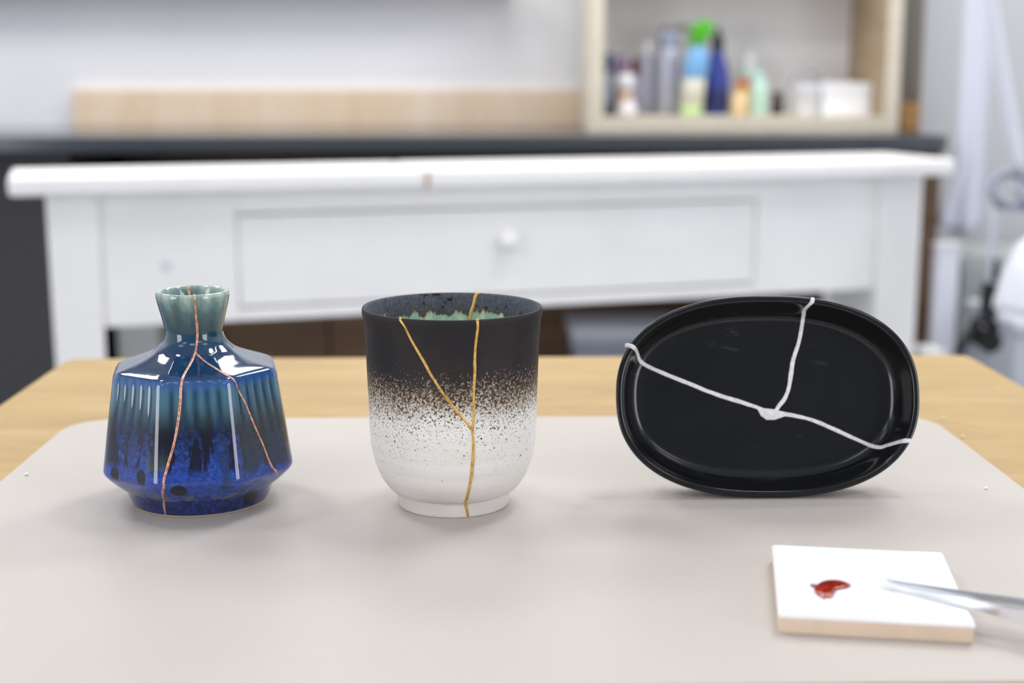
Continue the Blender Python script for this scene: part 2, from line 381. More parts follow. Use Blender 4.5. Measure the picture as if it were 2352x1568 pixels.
# the right-hand facet ran darker and greyer
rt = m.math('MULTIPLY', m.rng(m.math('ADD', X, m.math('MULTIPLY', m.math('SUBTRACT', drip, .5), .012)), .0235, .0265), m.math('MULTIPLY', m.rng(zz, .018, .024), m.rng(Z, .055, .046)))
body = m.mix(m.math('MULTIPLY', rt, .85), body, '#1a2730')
fl = m.attr('flute')
ridge = m.math('MULTIPLY', m.math('SUBTRACT', 1.0, fl), m.math('MULTIPLY', m.rng(Z, .040, .056), m.rng(Z, .0645, .060)))
body = m.mix(m.math('MULTIPLY', ridge, .55), body, '#5b8799')
rimb = m.math('MULTIPLY', m.rng(Z, .0585, .0615), m.rng(Z, .0655, .0630)); body = m.mix(m.math('MULTIPLY', rimb, .5), body, '#3560a6')
# pooled glaze along the lower edge, then the thin foot
ol = m.math('MULTIPLY', m.math('MULTIPLY', m.rng(Z, .0085, .0098), m.rng(Z, .0128, .0108)), m.rng(m.noise(130, 3), .40, .62)); body = m.mix(m.math('MULTIPLY', ol, .75), body, '#6a7146')
olv = m.math('MULTIPLY', m.math('MULTIPLY', m.rng(m.voro(1, m.scaled((120, 120, 30)), 'Color'), .80, .84), m.rng(Z, .036, .026)), m.rng(Z, .012, .018)); body = m.mix(m.math('MULTIPLY', olv, .5), body, '#46563f')
foot = m.rng(Z, .0094, .0082); body = m.mix(foot, body, m.mix(m.rng(mott, .4, .65), '#121f48', '#1c3478'))
body = m.mix(m.rng(Z, .0016, .0008), body, '#b7ad98')
for px, py, pz, sx, sz, cc in ((.0267, -.0203, .0068, .0034, .0042, '#0b0c14'), (-.001, -.0438, .0150, .0040, .0040, '#0a0f22'), (-.0316, -.0285, .0205, .0026, .0034, '#0b1026'), (-.0177, -.0385, .0212, .0026, .0036, '#0b1026'), (.0231, -.0376, .0135, .0009, .0012, '#8a5a22')):
    dx = m.math('DIVIDE', m.math('SUBTRACT', X, px), sx); dy = m.math('DIVIDE', m.math('SUBTRACT', Y, py), sx*1.6); dz = m.math('DIVIDE', m.math('SUBTRACT', Z, pz), sz)
    dd = m.math('ADD', m.math('MULTIPLY', dx, dx), m.math('ADD', m.math('MULTIPLY', dy, dy), m.math('MULTIPLY', dz, dz)))
    body = m.mix(m.rng(dd, 1.25, .75), body, cc)
m.base(body); m.bump(m.noise(70, 2), .10, .0012)
M_cop = Mat('copper_lacquer', '#e2ab92', .34, metal=.55, spec=.5); M_cop.base(M_cop.mix(M_cop.rng(M_cop.noise(700, 2), .4, .65), '#e4ae96', '#b87a5e'))

t = thing('faceted_vase', 'small blue glazed vase with fluted facets and copper repair lines', 'vase', (VASE_C[0], VASE_C[1], 0))
NA = 720; az = np.linspace(-PI, PI, NA, endpoint=False)
A, T = np.meshgrid(az, np.arange(VASE_N, dtype=float)); P, FLU = vase_point(A, T, vr)
grid_mesh('body', P, M_glz, t, True, {'flute': FLU})
def on_surface(fn, ctrl, out=1.0):
    c = resample(ctrl, 0); a, tt = c[:, 0], c[:, 1]; e = 2e-3
    P = fn(a, tt); da = fn(a+e, tt)-fn(a-e, tt); dt = fn(a, tt+1.5)-fn(a, tt-1.5)
    N = np.cross(da, dt); N /= np.linalg.norm(N, axis=1)[:, None]+1e-12
    return P, N*out
fv = lambda a, tt: vase_point(a, tt, vr)[0]
VM = [(.245,404),(.247,398),(.249,388),(.2588,369.2),(.2734,341.7),(.3196,317.2),(.2685,296.7),(.2029,278.7),(.1057,256.4),(.0425,237.6),(.0207,205.9),(.0085,188.9),(-.0279,174.4),(-.0644,164.6),(-.113,154.8),(-.1519,142.1),(-.1665,122.3),(-.271,87),(-.3293,46)]
VB = [(.2151,279.7),(.4046,258.4),(.5262,243.9),(.6428,220.9),(.7011,197.6),(.7984,183.9),(.8931,169.1),(.9904,154.6),(1.0851,130.8),(1.1775,112.6)]
VI = [(3.47,394),(3.4805,402),(3.475,412),(3.4668,427.4),(3.455,440)]
for i, (cc, wd) in enumerate(((VM, .00115), (VB, .00095), (VI, .0011))):
    P, N = on_surface(fv, cc); seam('copper_seam', P, N, wd, M_cop, t, .28, 11+i)

# ---------------------------------------------------------------- white and charcoal cup
cr = cup_rows()
M_cup = Mat('cup_stoneware', '#dedcd6', .62, spec=.3); m = M_cup; X, Y, Z = m.sep()
inner = m.attr('inner')
jit = m.math('MULTIPLY', m.math('SUBTRACT', m.noise(55, 2), .5), .010)
zj = m.math('ADD', Z, jit)
dark = m.mix(m.rng(m.noise(60, 3), .35, .7), '#232124', '#2c2726')
white = m.mix(m.rng(m.noise(1, 3, .5, m.scaled((12, 12, 160))), .4, .7), '#eae9e6', '#e3e1db')
white = m.mix(m.rng(Z, .022, .008), white, m.mix(m.rng(m.noise(30, 2), .35, .65), '#d8d3cb', '#e1deda'))
s1 = m.noise(1500, 2.5, .6); s2 = m.noise(850, 2, .5, m.scaled((1, 1, 1), (.3, .7, .2)))
# amount of dark slip by height
cov = m.rng(zj, .013, .073, 0, 1, smooth=False)
cov2 = m.math('POWER', cov, 1.9)
th1 = m.math('SUBTRACT', .692, m.math('MULTIPLY', cov2, .36))
k1 = m.rng(m.math('SUBTRACT', s1, th1), -.02, .04)
th2 = m.math('SUBTRACT', .74, m.math('MULTIPLY', cov2, .38))
k2 = m.rng(m.math('SUBTRACT', s2, th2), -.01, .03)
halo = m.rng(zj, .044, .063, 0, .92); tan = m.mix(m.rng(s2, .4, .6), '#a8957a', '#715c42')
out = m.mix(halo, white, tan)
brown = m.mix(m.rng(Z, .046, .066), '#5e4a31', '#30292a')
out = m.mix(m.math('MULTIPLY', k1, .85), out, brown); out = m.mix(k2, out, brown)
vd = m.voro(360); vr_ = m.voro(360, None, 'Color')
big = m.math('MULTIPLY', m.rng(vd, .20, .13), m.rng(vr_, m.math('SUBTRACT', .97, m.math('MULTIPLY', m.rng(zj, .01, .062, 0, 1), .30)), m.math('SUBTRACT', .98, m.math('MULTIPLY', m.rng(zj, .01, .062, 0, 1), .30))))
out = m.mix(big, out, '#3a3020')
topk = m.rng(m.math('ADD', zj, m.math('MULTIPLY', m.math('SUBTRACT', s1, .5), .030)), .0630, .0705)
out = m.mix(topk, out, dark)
# inside: blue-grey rim band with flecks, celadon pool below a ragged brown line
rag = m.math('MULTIPLY', m.math('SUBTRACT', m.noise(1, 3, .6, m.scaled((170, 170, 60))), .5), .014)
zi_ = m.math('ADD', Z, rag)
flk = m.rng(m.noise(330, 3, .6), .585, .62); flk = m.math('MULTIPLY', flk, m.rng(m.noise(90, 2), .42, .56))
band = m.mix(flk, m.mix(m.rng(m.noise(700, 2), .4, .7), '#4c4f59', '#5d606b'), '#1d1c20')
cel = m.mix(m.rng(m.noise(1, 3, .5, m.scaled((260, 260, 70))), .45, .62), '#9fc2ac', '#cfd8c0')
inn = m.mix(m.rng(zi_, .0848, .0832), band, '#5a4226'); inn = m.mix(m.rng(zi_, .0838, .0822), inn, cel)
m.base(m.mix(inner, out, inn))
m.rough(m.math('SUBTRACT', .62, m.math('MULTIPLY', m.math('MULTIPLY', inner, m.rng(Z, .0875, .0835)), .48)))
m.bump(m.math('ADD', m.math('MULTIPLY', k1, -.4), m.noise(900, 2)), .10, .0004)
M_gold = Mat('gold_lacquer', '#d6a543', .36, metal=.45); M_gold.base(M_gold.mix(M_gold.rng(M_gold.noise(500, 2), .4, .7), '#dfb868', '#bf9243'))

t = thing('tea_cup', 'tall footed cup with a charcoal rim fading into speckled white, gold repair lines', 'cup', (CUP_C[0], CUP_C[1], 0))
A, T = np.meshgrid(np.linspace(-PI, PI, 480, endpoint=False), np.arange(CUP_N, dtype=float)); P = cup_point(A, T, cr)
RIM = int(np.argmax(cr[:, 1])); inn_a = np.clip((T-RIM-2)/6, 0, 1)
grid_mesh('body', P, M_cup, t, True, {'inner': inn_a})
fc = lambda a, tt: cup_point(a, tt, cr)
CR = [(.292,299),(.288,290),(.288,281),(.288,258),(.2637,230.7),(.2685,224.4),(.2564,212.7),(.254,197.4),(.2418,186.4),(.2491,177.6),(.2442,160.4),(.237,141.6),(.2224,129.3),(.2029,105.6),(.215,88),(.235,70),(.2807,42)]
CL = [(-.57,299),(-.5605,288),(-.5505,276.7),(-.446,244.7),(-.2661,225.4),(-.1616,217.7),(-.0207,206.9),(.1033,197.9),(.1932,191.7),(.2418,186.9)]
CI = [(2.846,294),(2.8544,303.8),(2.887,327.6),(2.9178,335.8),(2.9401,342.6),(2.96,352)]
for i, (cc, wd) in enumerate(((CR, .00135), (CL, .00115), (CI, .0019))):
    P, N = on_surface(fc, cc); seam('gold_seam', P, N, wd, M_gold, t, .28, 31+i)

# ---------------------------------------------------------------- black oval dish standing on its side
M_blk = Mat('black_satin_glaze', '#0f1113', .15, spec=.55); m = M_blk
sc = m.noise(1, 4, .65, m.scaled((60, 200, 260), (0, 0, 0), (.2, .3, .5)), .8)
wear = m.math('MULTIPLY', m.rng(sc, .60, .74), m.rng(m.noise(28, 2), .48, .68))
m.base(m.mix(m.math('MULTIPLY', wear, .16), m.mix(m.rng(m.noise(40, 3), .35, .7), '#0e1012', '#121416'), '#8d8f92'))
m.bump(m.noise(900, 2), .02, .0002)
M_fill = Mat('white_filler', '#e4e2e3', .55); M_fill.base(M_fill.mix(M_fill.rng(M_fill.noise(600, 2), .4, .7), '#e8e6e8', '#d2d0d0'))
t = thing('oval_dish', 'black oval dish standing on its side with white repair lines', 'dish', (TRAY_X, TRAY_Y, 0))
org = np.array([TRAY_X, TRAY_Y, 0])
tr = tray_rows(); ph = np.linspace(-PI, PI, 520, endpoint=False)
rows = []
for e, d in tr:
    u, v = tray_local(ph, np.full_like(ph, min(e, .04779))); rows.append(tray_world(u, v, np.full_like(ph, d))-org)
grid_mesh('body', np.stack(rows), M_blk, t, True)
TA = [(-.0676,.0247),(-.06643,.02427),(-.06386,.02348),(-.06119,.02099),(-.05837,.01668),(-.04994,.01258),(-.03725,.00726),(-.02219,.00119),(-.01014,-.00265),(-.00117,-.00564),(.0033,-.00755),(.01006,-.00822),(.02291,-.01101),(.03341,-.01527),(.04536,-.02058),(.05448,-.02447),(.05872,-.02353),(.0633,-.02161),(.06662,-.0213),(.0678,-.0213)]
TB = [(.0220,.0468),(.0215,.04459),(.01954,.0418),(.01997,.03889),(.01981,.03457),(.01828,.02635),(.01548,.01796),(.0142,.01115),(.01298,.0044),(.01101,-.00085),(.00792,-.00463),(.00636,-.00685)]
def dish_surface(c):
    f = lambda u, v: tray_world(u, v, tray_depth(u, v))-org
    u, v = c[:, 0], c[:, 1]; e = 4e-4
    P = f(u, v); N = np.cross(f(u+e, v)-f(u-e, v), f(u, v+e)-f(u, v-e)); N /= np.linalg.norm(N, axis=1)[:, None]
    N = np.where((N[:, 1] > 0)[:, None], -N, N); return P, N
for i, (cc, wd) in enumerate(((TA, .0020), (TB, .0019))):
    P, N = dish_surface(resample(cc, 0)); seam('white_seam', P, N, wd, M_fill, t, .13, 51+i, (.8, .8))
bp = [(1742,934),(1763,936),(1781,939),(1799,946),(1801,954),(1781,958.5),(1763,958),(1750,951)]
bl = np.array([(-.0028,-.0052),(.0022,-.0056),(.0060,-.0060),(.0102,-.0073),(.0110,-.0094),(.0060,-.0111),(.0018,-.0111),(-.0008,-.0092)])
cen = bl.mean(0); bm = bmesh.new(); rings = []
for s, hgt in ((1.0, .00005), (.75, .0007), (0, .0008)):
    q = cen+(bl-cen)*s; P, N = dish_surface(q); P = P+N*hgt
    rings.append([bm.verts.new(p) for p in P] if s else bm.verts.new(P[0]))
for i in range(8):
    j = (i+1) % 8; bm.faces.new((rings[0][i], rings[0][j], rings[1][j], rings[1][i])); bm.faces.new((rings[1][i], rings[1][j], rings[2]))
from_bm('filler_patch', bm, M_fill, t, True)

# ---------------------------------------------------------------- tile, lacquer dab, tweezers
M_tile = Mat('white_glaze', '#f6f7fb', .08, spec=.5, coat=.3)
M_bisc = mottled('biscuit', '#e2cdb5', .8, .04, 60)
t = thing('ceramic_tile', 'white glazed square tile with a beige edge, in front of the oval dish', 'tile', (.1450, .5115, 0), math.radians(-9.6))
box('biscuit', (-.0336, -.0386, 0), (.0336, .0386, .0062), M_bisc, t, .0006)
bm = bmesh.new(); bmesh.ops.create_cube(bm, size=1)
for v in bm.verts: v.co = Vector((v.co.x*.0676, v.co.y*.0776, .00675+v.co.z*.0015))
bmesh.ops.bevel(bm, geom=[e for e in bm.edges if all(q.co.z > .007 for q in e.verts)], offset=.0007, segments=3, affect='EDGES')
from_bm('glazed_face', bm, M_tile, t)

M_red = Mat('red_lacquer', '#9c2413', .12, spec=.5, coat=.5); M_red.base(M_red.mix(M_red.rng(M_red.noise(260, 3), .38, .62), '#a62a16', '#7c1a0e'))
dab = np.array([(.1228,.5071),(.1245,.5061),(.1275,.5098),(.1304,.5117),(.1335,.5121),(.1361,.5111),(.1379,.5082),(.1382,.5063),(.1359,.5036),(.1321,.5018),(.1301,.4987),(.1283,.4946),(.1268,.4933),(.1258,.4943),(.1249,.4925),(.1234,.4956),(.1229,.4997),(.1235,.5034)])
dc = dab.mean(0); q = catmull(np.vstack([dab, dab[:1]]), 73)[:-1]-dc; bm = bmesh.new(); rings = []
for s, hgt in ((1.0, 0), (.97, .0004), (.86, .0008), (.6, .0009), (.3, .0008), (0, .0008)):
    rings.append([bm.verts.new((x*s, y*s+.0004*(1-s), hgt)) for x, y in q] if s else [bm.verts.new((0, .0004, hgt))])
n = len(q)
for a, b in zip(rings, rings[1:]):
    for i in range(n):
        j = (i+1) % n
        bm.faces.new((a[i], a[j], b[j], b[i]) if len(b) > 1 else (a[i], a[j], b[0]))
bm.faces.new(rings[0][::-1])
o = from_bm('lacquer_dab', bm, M_red, None, True); o.location = (dc[0], dc[1], .0075)
tag(o, 'dab of red lacquer on the white tile', 'lacquer')

M_steel = Mat('steel', '#d4d6da', .22, metal=1.0); M_steel.bump(M_steel.noise(300, 2), .03, .0003)
t = thing('tweezers', 'steel tweezers lying with their points on the white tile', 'tweezers', (.150, .5045, .0076))
B0 = Vector((.150, .5045, .0076)); dirx = Vector((.0405, -.0300, 0)).normalized(); LT = .165
def arm(tip, tail, bulge, side):
    ax = (tail-tip); ax.normalize()
    sd = Vector((-ax.y, ax.x, 0)).normalized(); bm = bmesh.new(); rings = []
    for k in range(40):
        s = k/39; c = tip+(tail-tip)*s+sd*bulge*math.sin(PI*min(1, s*1.02))*side
        hh = .0005+.0058*min(1, s/.36)**1.25*(1-.2*max(0, s-.5)); tk = .00030+.0006*min(1, s*4)
        rings.append([bm.verts.new(c+sd*a*tk+Vector((0, 0, b*hh))) for a, b in ((-1, 0), (-1, .88), (-.4, 1), (.4, 1), (1, .88), (1, 0))])
    for a, b in zip(rings, rings[1:]):
        for i in range(6): bm.faces.new((a[i], a[(i+1) % 6], b[(i+1) % 6], b[i]))
    bm.faces.new(rings[0][::-1]); bm.faces.new(rings[-1])
    return from_bm('arm', bm, M_steel, t)
tl = B0+dirx*LT; tl.z = .0006
sdv = Vector((-dirx.y, dirx.x, 0))
arm(Vector((.1498, .5056, .0102))-B0, tl+sdv*.0012-B0, .0050, 1)
arm(Vector((.1508, .5040, .0098))-B0, tl-sdv*.0012-B0, .0050, -1)
e = box('end_joint', (-.010, -.0032, 0), (.008, .0032, .0056), M_steel, t, .001); e.location = tl-B0; e.rotation_euler = (0, 0, math.atan2(dirx.y, dirx.x))

M_crumb = Mat('plaster_crumb', '#f4f2ee', .8)
for i, (x, y, z, lb) in enumerate(((.2429, .6576, 0, 'tiny white crumb on the mat, right of the oval dish'), (-.228, .6921, 0, 'tiny white crumb on the mat, left of the blue vase'),
        (.2705, .8092, -.002, 'tiny white crumb on the bare table, farther from the mat corner'), (.2677, .7649, -.002, 'tiny white crumb on the bare table close along the mat edge'))):
    bm = bmesh.new(); bmesh.ops.create_icosphere(bm, subdivisions=2, radius=.0011)
    for v in bm.verts: v.co *= rnd.uniform(.7, 1.1); v.co.z = max(v.co.z*.7, -.0006)
    o = from_bm('crumb', bm, M_crumb, None, True); o.location = (x, y, z+.0006); tag(o, lb, 'crumb', 'white crumbs')

# ---------------------------------------------------------------- old white desk
yaw = math.radians(16.4016)
t = thing('white_desk', 'old white painted desk with one wide drawer, in front of the black worktop', 'desk', (-.6105, 1.85, FZ), yaw)
H = lambda z: z-FZ
M_rust = Mat('chipped_edge', '#b98c62', .7)
D = .20
box('desktop_board', (0, -.004, H(.0445)), (.5550, D, H(.0698)), M_white, t, .007, 3)
box('desktop_board', (.5568, -.004, H(.0435)), (1.4166, D, H(.0702)), M_white, t, .007, 3)
box('joint_strip', (.5535, -.0035, H(.046)), (.5583, D-.01, H(.0675)), M_rust, t, .0005)
for u0, u1, v0, v1 in ((.045, .112, .018, .070), (1.296, 1.3735, .018, .075), (.045, .112, D-.065, D-.014), (1.296, 1.3735, D-.065, D-.014)):
    du = .004
    hexa('leg', [(u0+du, v0, 0), (u1-du, v0, 0), (u1-du, v1, 0), (u0+du, v1, 0)], [(u0, v0, H(.0437)), (u1, v0, H(.0437)), (u1, v1, H(.0437)), (u0, v1, H(.0437))], M_white, t, .003)
# front frame round the drawer opening
y0, y1 = .026, .046
box('front_panel', (.112, y0, H(-.1365)), (.2925, y1, H(.0437)), M_white, t, .002)
box('front_panel', (1.0845, y0, H(-.1365)), (1.296, y1, H(.0437)), M_white, t, .002)
box('upper_rail', (.2925, y0, H(.0125)), (1.0845, y1, H(.0437)), M_white, t, .002)
box('lower_rail', (.2925, y0, H(-.1365)), (1.0845, y1, H(-.1205)), M_white, t, .002)
for u in (.047, 1.340): box('side_panel', (u, .075, H(-.1365)), (u+.02, D-.065, H(.0437)), M_white, t, .002)
box('back_panel', (.112, D-.045, H(-.1365)), (1.296, D-.027, H(.0437)), M_white, t, .002)
dr = hexa('drawer', [(.2940, y0+.002, H(-.1175)), (1.0834, y0+.002, H(-.1172)), (1.0834, y1+.09, H(-.1172)), (.2940, y1+.09, H(-.1175))],
          [(.2938, y0+.002, H(.0100)), (1.0832, y0+.002, H(.0104)), (1.0832, y1+.09, H(.0104)), (.2938, y1+.09, H(.0100))], M_white, t, .003)
bm = bmesh.new()
prof = [(.006, 0), (.0055, .006), (.0075, .010), (.0125, .014), (.0145, .019), (.0125, .025), (.006, .028), (.0005, .0285)]
rings = [[bm.verts.new((r*math.cos(2*PI*i/24), -z, r*math.sin(2*PI*i/24))) for i in range(24)] for r, z in prof]
for a, b in zip(rings, rings[1:]):
    for i in range(24): bm.faces.new((a[i], a[(i+1) % 24], b[(i+1) % 24], b[i]))
bm.faces.new(rings[-1]); kn = from_bm('knob', bm, M_white, dr, True); kn.location = (.6787, y0+.004, H(-.0383))
M_lock = Mat('old_fitting', '#e2e4e6', .45)
bm = bmesh.new(); bmesh.ops.create_cone(bm, cap_ends=True, segments=20, radius1=.0085, radius2=.007, depth=.003)
for v in bm.verts: v.co = Vector((v.co.x, -v.co.z, v.co.y))
pl = from_bm('plug', bm, M_lock, t, True); pl.location = (.196, y0-.001, H(-.053))

# ---------------------------------------------------------------- black worktop and what stands under it
M_top = mottled('black_laminate', '#3b4047', .16, .03, 20)
M_ped = mottled('charcoal_board', '#3a3a3c', .6, .04, 8)
M_grey = mottled('grey_paint', '#a7a9a8', .5, .03, 12)
M_crate = mottled('grey_plastic', '#9296a0', .5, .03, 10)
t = thing('workbench', 'long workbench with a black laminate top along the back wall', 'workbench', (0, 2.81, FZ))
box('worktop', (-1.7, -.26, H(.0655)), (.8338, .272, H(.0945)), M_top, t, .003)
box('pedestal', (-1.7, -.215, 0), (-.742, .27, H(.0655)), M_ped, t, .003)
box('end_leg', (.796, -.235, 0), (.8325, -.10, H(.0655)), M_brownw, t, .003)
t = thing('grey_box', 'narrow grey box standing under the left end of the white desk', 'box', (-.651, 2.72, FZ))
box('body', (-.039, -.06, 0), (.039, .06, H(-.16)), M_grey, t, .003); box('lid', (-.041, -.062, H(-.165)), (.041, .062, H(-.15)), M_grey, t, .003)
t = thing('brown_cabinet', 'low dark brown wooden cabinet under the black worktop', 'cabinet', (.12, 2.9, FZ))
box('body', (-.84, -.01, 0), (.775, .17, H(.045)), M_brownw, t, .003)
for i in range(4): box('door', (-.835+.403*i, -.027, .03), (-.437+.403*i, -.011, H(.04)), M_brownw, t, .002)
t = thing('grey_crate', 'grey storage crate under the white desk on its right half', 'crate', (.455, 2.66, FZ))
hexa('body', [(-.26, -.1, 0), (.26, -.1, 0), (.26, .1, 0), (-.26, .1, 0)], [(-.284, -.11, H(-.285)), (.284, -.11, H(-.285)), (.284, .11, H(-.285)), (-.284, .11, H(-.285))], M_crate, t, .006)
box('rim', (-.292, -.118, H(-.285)), (.292, .118, H(-.262)), M_crate, t, .004)

# plywood upstand against the wall
t = box('plywood_board', (-.535, -.009, 0), (.535, .009, .0765), M_ply, None, .0015)
t.location = (-.328, 3.074, .0946); tag(t, 'long low plywood board leaning against the white wall behind the worktop', 'board')
t = box('plywood_end', (-.0185, -.06, 0), (.0185, .06, .052), M_ply_shade, None, .002)  # plywood end; the shadow on it is put into the brown colour
t.location = (.860, 2.93, .0946); t = tag(t, 'end of the plywood right of the shelf box, coloured brown for its shadow', 'block')

# open shelf box
M_back = mottled('box_back_board', '#f6f7f9', .6, .012, 6)
t = thing('shelf_box', 'open light wooden shelf box holding bottles, standing on the black worktop', 'shelf', (.507, 2.77, .0946))
box('side_panel', (-.300, 0, 0), (-.272, .28, .52), M_pine, t, .001)
box('side_panel', (.272, 0, 0), (.300, .28, .52), M_pine, t, .001)
box('shade_liner', (.2655, .004, .0278), (.2718, .2615, .4995), M_pine_shade, t, .0005)  # added liner; its darker pine puts the inner face's shade into colour
box('bottom_board', (-.272, 0, 0), (.272, .28, .0278), M_pine, t, .001)
box('upper_shelf', (-.272, .13, .2800), (.272, .262, .300), M_pine, t, .001)
box('top_board', (-.272, 0, .50), (.272, .262, .52), M_pine, t, .001)
box('back_panel', (-.272, .262, .0278), (.272, .28, .52), M_back, t, 0)
SZ = .0946+.0279

def pm(name, col, rough=.35, **k): return mottled(name, col, rough, .02, 40, **k)
M_clear = Mat('clear_plastic', '#f4f6f8', .05, trans=.92, ior=1.3)
# glass jar with paint pots standing in and before it
t = thing('paint_bottle', 'small paint bottle with a dark blue cap in the left corner of the shelf box', 'bottle', (.2545, 2.92, SZ), 0, 'small paint bottles')
g1 = pm('pot_grey_blue', '#9aa3b8'); capb = pm('cap_blue', '#24446e'); capp = pm('cap_mauve', '#a484ae'); capm = pm('cap_maroon', '#6c3a44'); g2 = pm('pot_mauve_grey', '#a59fb4')
def paint_bottle(t, r, h, body, cap, ch):
    lathe('body', [(r*.9, 0), (r, .003), (r, h*.72), (r*.6, h*.8), (r*.55, h)], body, t, 24)
    lathe('cap', [(r*.72, h*.92), (r*.8, h*.93), (r*.75, h+ch), (r*.6, h+ch+.003)], cap, t, 24)
paint_bottle(t, .0125, .094, g1, capb, .026)
t = thing('paint_bottle', 'small paint bottle with a mauve cap between the blue-capped and maroon-capped ones', 'bottle', (.2835, 2.945, SZ), 0, 'small paint bottles'); paint_bottle(t, .0165, .075, g2, capp, .040)
t = thing('paint_bottle', 'small paint bottle with a maroon cap beside the silver canister', 'bottle', (.3085, 2.90, SZ), 0, 'small paint bottles'); paint_bottle(t, .0115, .090, g2, capm, .020)
M_blk2 = pm('dark_slate', '#4e5566', .4)
t = thing('spool', 'dark slate spool of thread in the front left corner of the shelf box', 'spool', (.2475, 2.84, SZ))
lathe('flange', [(.012, 0), (.0125, .001), (.0125, .003), (.012, .004)], M_blk2, t, 20); lathe('thread', [(.0095, .004), (.0105, .012), (.0095, .026)], M_blk2, t, 20)
lathe('flange', [(.012, .026), (.0125, .027), (.0125, .029), (.012, .030)], g1, t, 20)
M_ball = Mat('white_ceramic', '#f4f4fb', .25)
M_tanj = pm('tan_label', '#c9b39a', .5)
t = thing('round_pot', 'white round pot at the front left of the shelf box', 'pot', (.2855, 2.82, SZ))
lathe('body', [(.010, 0), (.016, .003), (.0195, .010), (.0185, .018), (.0145, .023)], M_ball, t, 28); lathe('lid', [(.015, .0228), (.0135, .0255), (.006, .0275), (.001, .028)], M_ball, t, 28)
t = thing('tan_jar', 'tan jar with a round white lid behind the white round pot', 'jar', (.2860, 2.868, SZ))
lathe('body', [(.016, 0), (.0175, .003), (.0175, .042), (.012, .050)], M_tanj, t, 28); lathe('lid', [(.010, .050), (.0165, .056), (.0180, .066), (.0165, .076), (.010, .082), (.001, .083)], M_ball, t, 28)

M_silver = Mat('brushed_silver', '#b9bbcb', .42, metal=.35); M_silver2 = Mat('grey_translucent', '#b4b6c6', .35)
t = thing('silver_canister', 'tall silver canister with a rounded white cap left of the spray bottle', 'canister', (.3745, 2.90, SZ))
lathe('body', [(.024, 0), (.0255, .003), (.0255, .120), (.022, .134)], M_silver, t, 32)
lathe('cap', [(.0222, .134), (.0235, .137), (.0235, .150), (.020, .160), (.010, .165), (.001, .1655)], g1, t, 32)
t = thing('grey_bottle', 'grey squeeze bottle between the paint bottles and the silver canister', 'bottle', (.3355, 2.925, SZ))
lathe('body', [(.0165, 0), (.0178, .003), (.0178, .105), (.010, .120), (.008, .124)], M_silver2, t, 28); lathe('nozzle', [(.009, .122), (.009, .130), (.003, .144), (.002, .146)], M_ball, t, 20)
M_br = pm('brush_brown', '#8c8580', .6)
t = thing('wide_brush', 'wide grey-brown brush lying across the top of the silver canister', 'brush', (.380, 2.905, SZ+.1655))
for dx, nm, a, b, hgt, mm in ((0, 'handle', -.020, .018, .010, M_br), (0, 'bristles', .018, .036, .014, M_br)):
    o = box(nm, (a, -.008, 0), (b, .008, hgt), mm, t, .002)

# trigger spray bottle
M_green = pm('leaf_green', '#55b52a', .3); M_lab = pm('sky_blue_label', '#7fb4e4', .4); M_cream = pm('cream_label', '#e4e4d2', .45); M_lime = pm('lime_label', '#bcdd96', .45)
t = thing('spray_bottle', 'trigger spray bottle with a bright green head and a blue and cream body', 'bottle', (.4135, 2.84, SZ))
ln = .09
lathe('body', [(.0195, 0), (.0215, .003), (.0218, .018), (.0215, .0181)], M_lime, t, 32, lean=ln, squash=.7)
lathe('cream_label', [(.0216, .018), (.0216, .072), (.0215, .0721)], M_cream, t, 32, lean=ln, squash=.7)
lathe('blue_label', [(.0217, .072), (.0240, .078), (.0245, .108), (.0225, .120), (.0120, .134), (.0090, .137)], M_lab, t, 32, lean=ln, squash=.7)
hd = lathe('spray_head', [(.0115, .136), (.0125, .138), (.0120, .150), (.0105, .152)], M_green, t, 24, off=(.001, 0), lean=ln)
bm = bmesh.new()
prof = [(-.024, .158), (-.026, .166), (-.014, .176), (.002, .186), (.018, .184), (.024, .172), (.022, .156), (.016, .150), (-.002, .150), (-.010, .154)]
vf = [bm.verts.new((x+.0165, -.009, z)) for x, z in prof]; vb = [bm.verts.new((x+.0165, .009, z)) for x, z in prof]
bm.faces.new(vf); bm.faces.new(vb[::-1])
for i in range(len(prof)): bm.faces.new((vf[i], vf[(i+1) % len(prof)], vb[(i+1) % len(prof)], vb[i]))
bevel_all(bm, .002); from_bm('nozzle_housing', bm, M_green, hd, True)
tube('trigger', [(.003, 0, .152), (-.006, 0, .145), (-.008, 0, .136), (-.005, 0, .128)], [.0045, .004, .0035, .003], M_green, hd, 10)

M_navy = pm('navy_plastic', '#3a4a9c', .3); M_navyd = pm('navy_dark', '#2c356c', .3); M_bk = pm('black_cap', '#20262e', .4)
t = thing('navy_bottle', 'tall navy blue bottle with a black cap right of the spray bottle', 'bottle', (.4735, 2.905, SZ))
lathe('body', [(.024, 0), (.0262, .004), (.0262, .070), (.0225, .090), (.0145, .118), (.0115, .130)], M_navy, t, 32)
lathe('label', [(.0264, .012), (.0266, .013), (.0266, .050), (.0264, .051)], M_navyd, t, 32)
cp = lathe('cap', [(.0115, .128), (.0125, .130), (.0120, .152), (.006, .160), (.0035, .172), (.002, .174)], M_bk, t, 24)

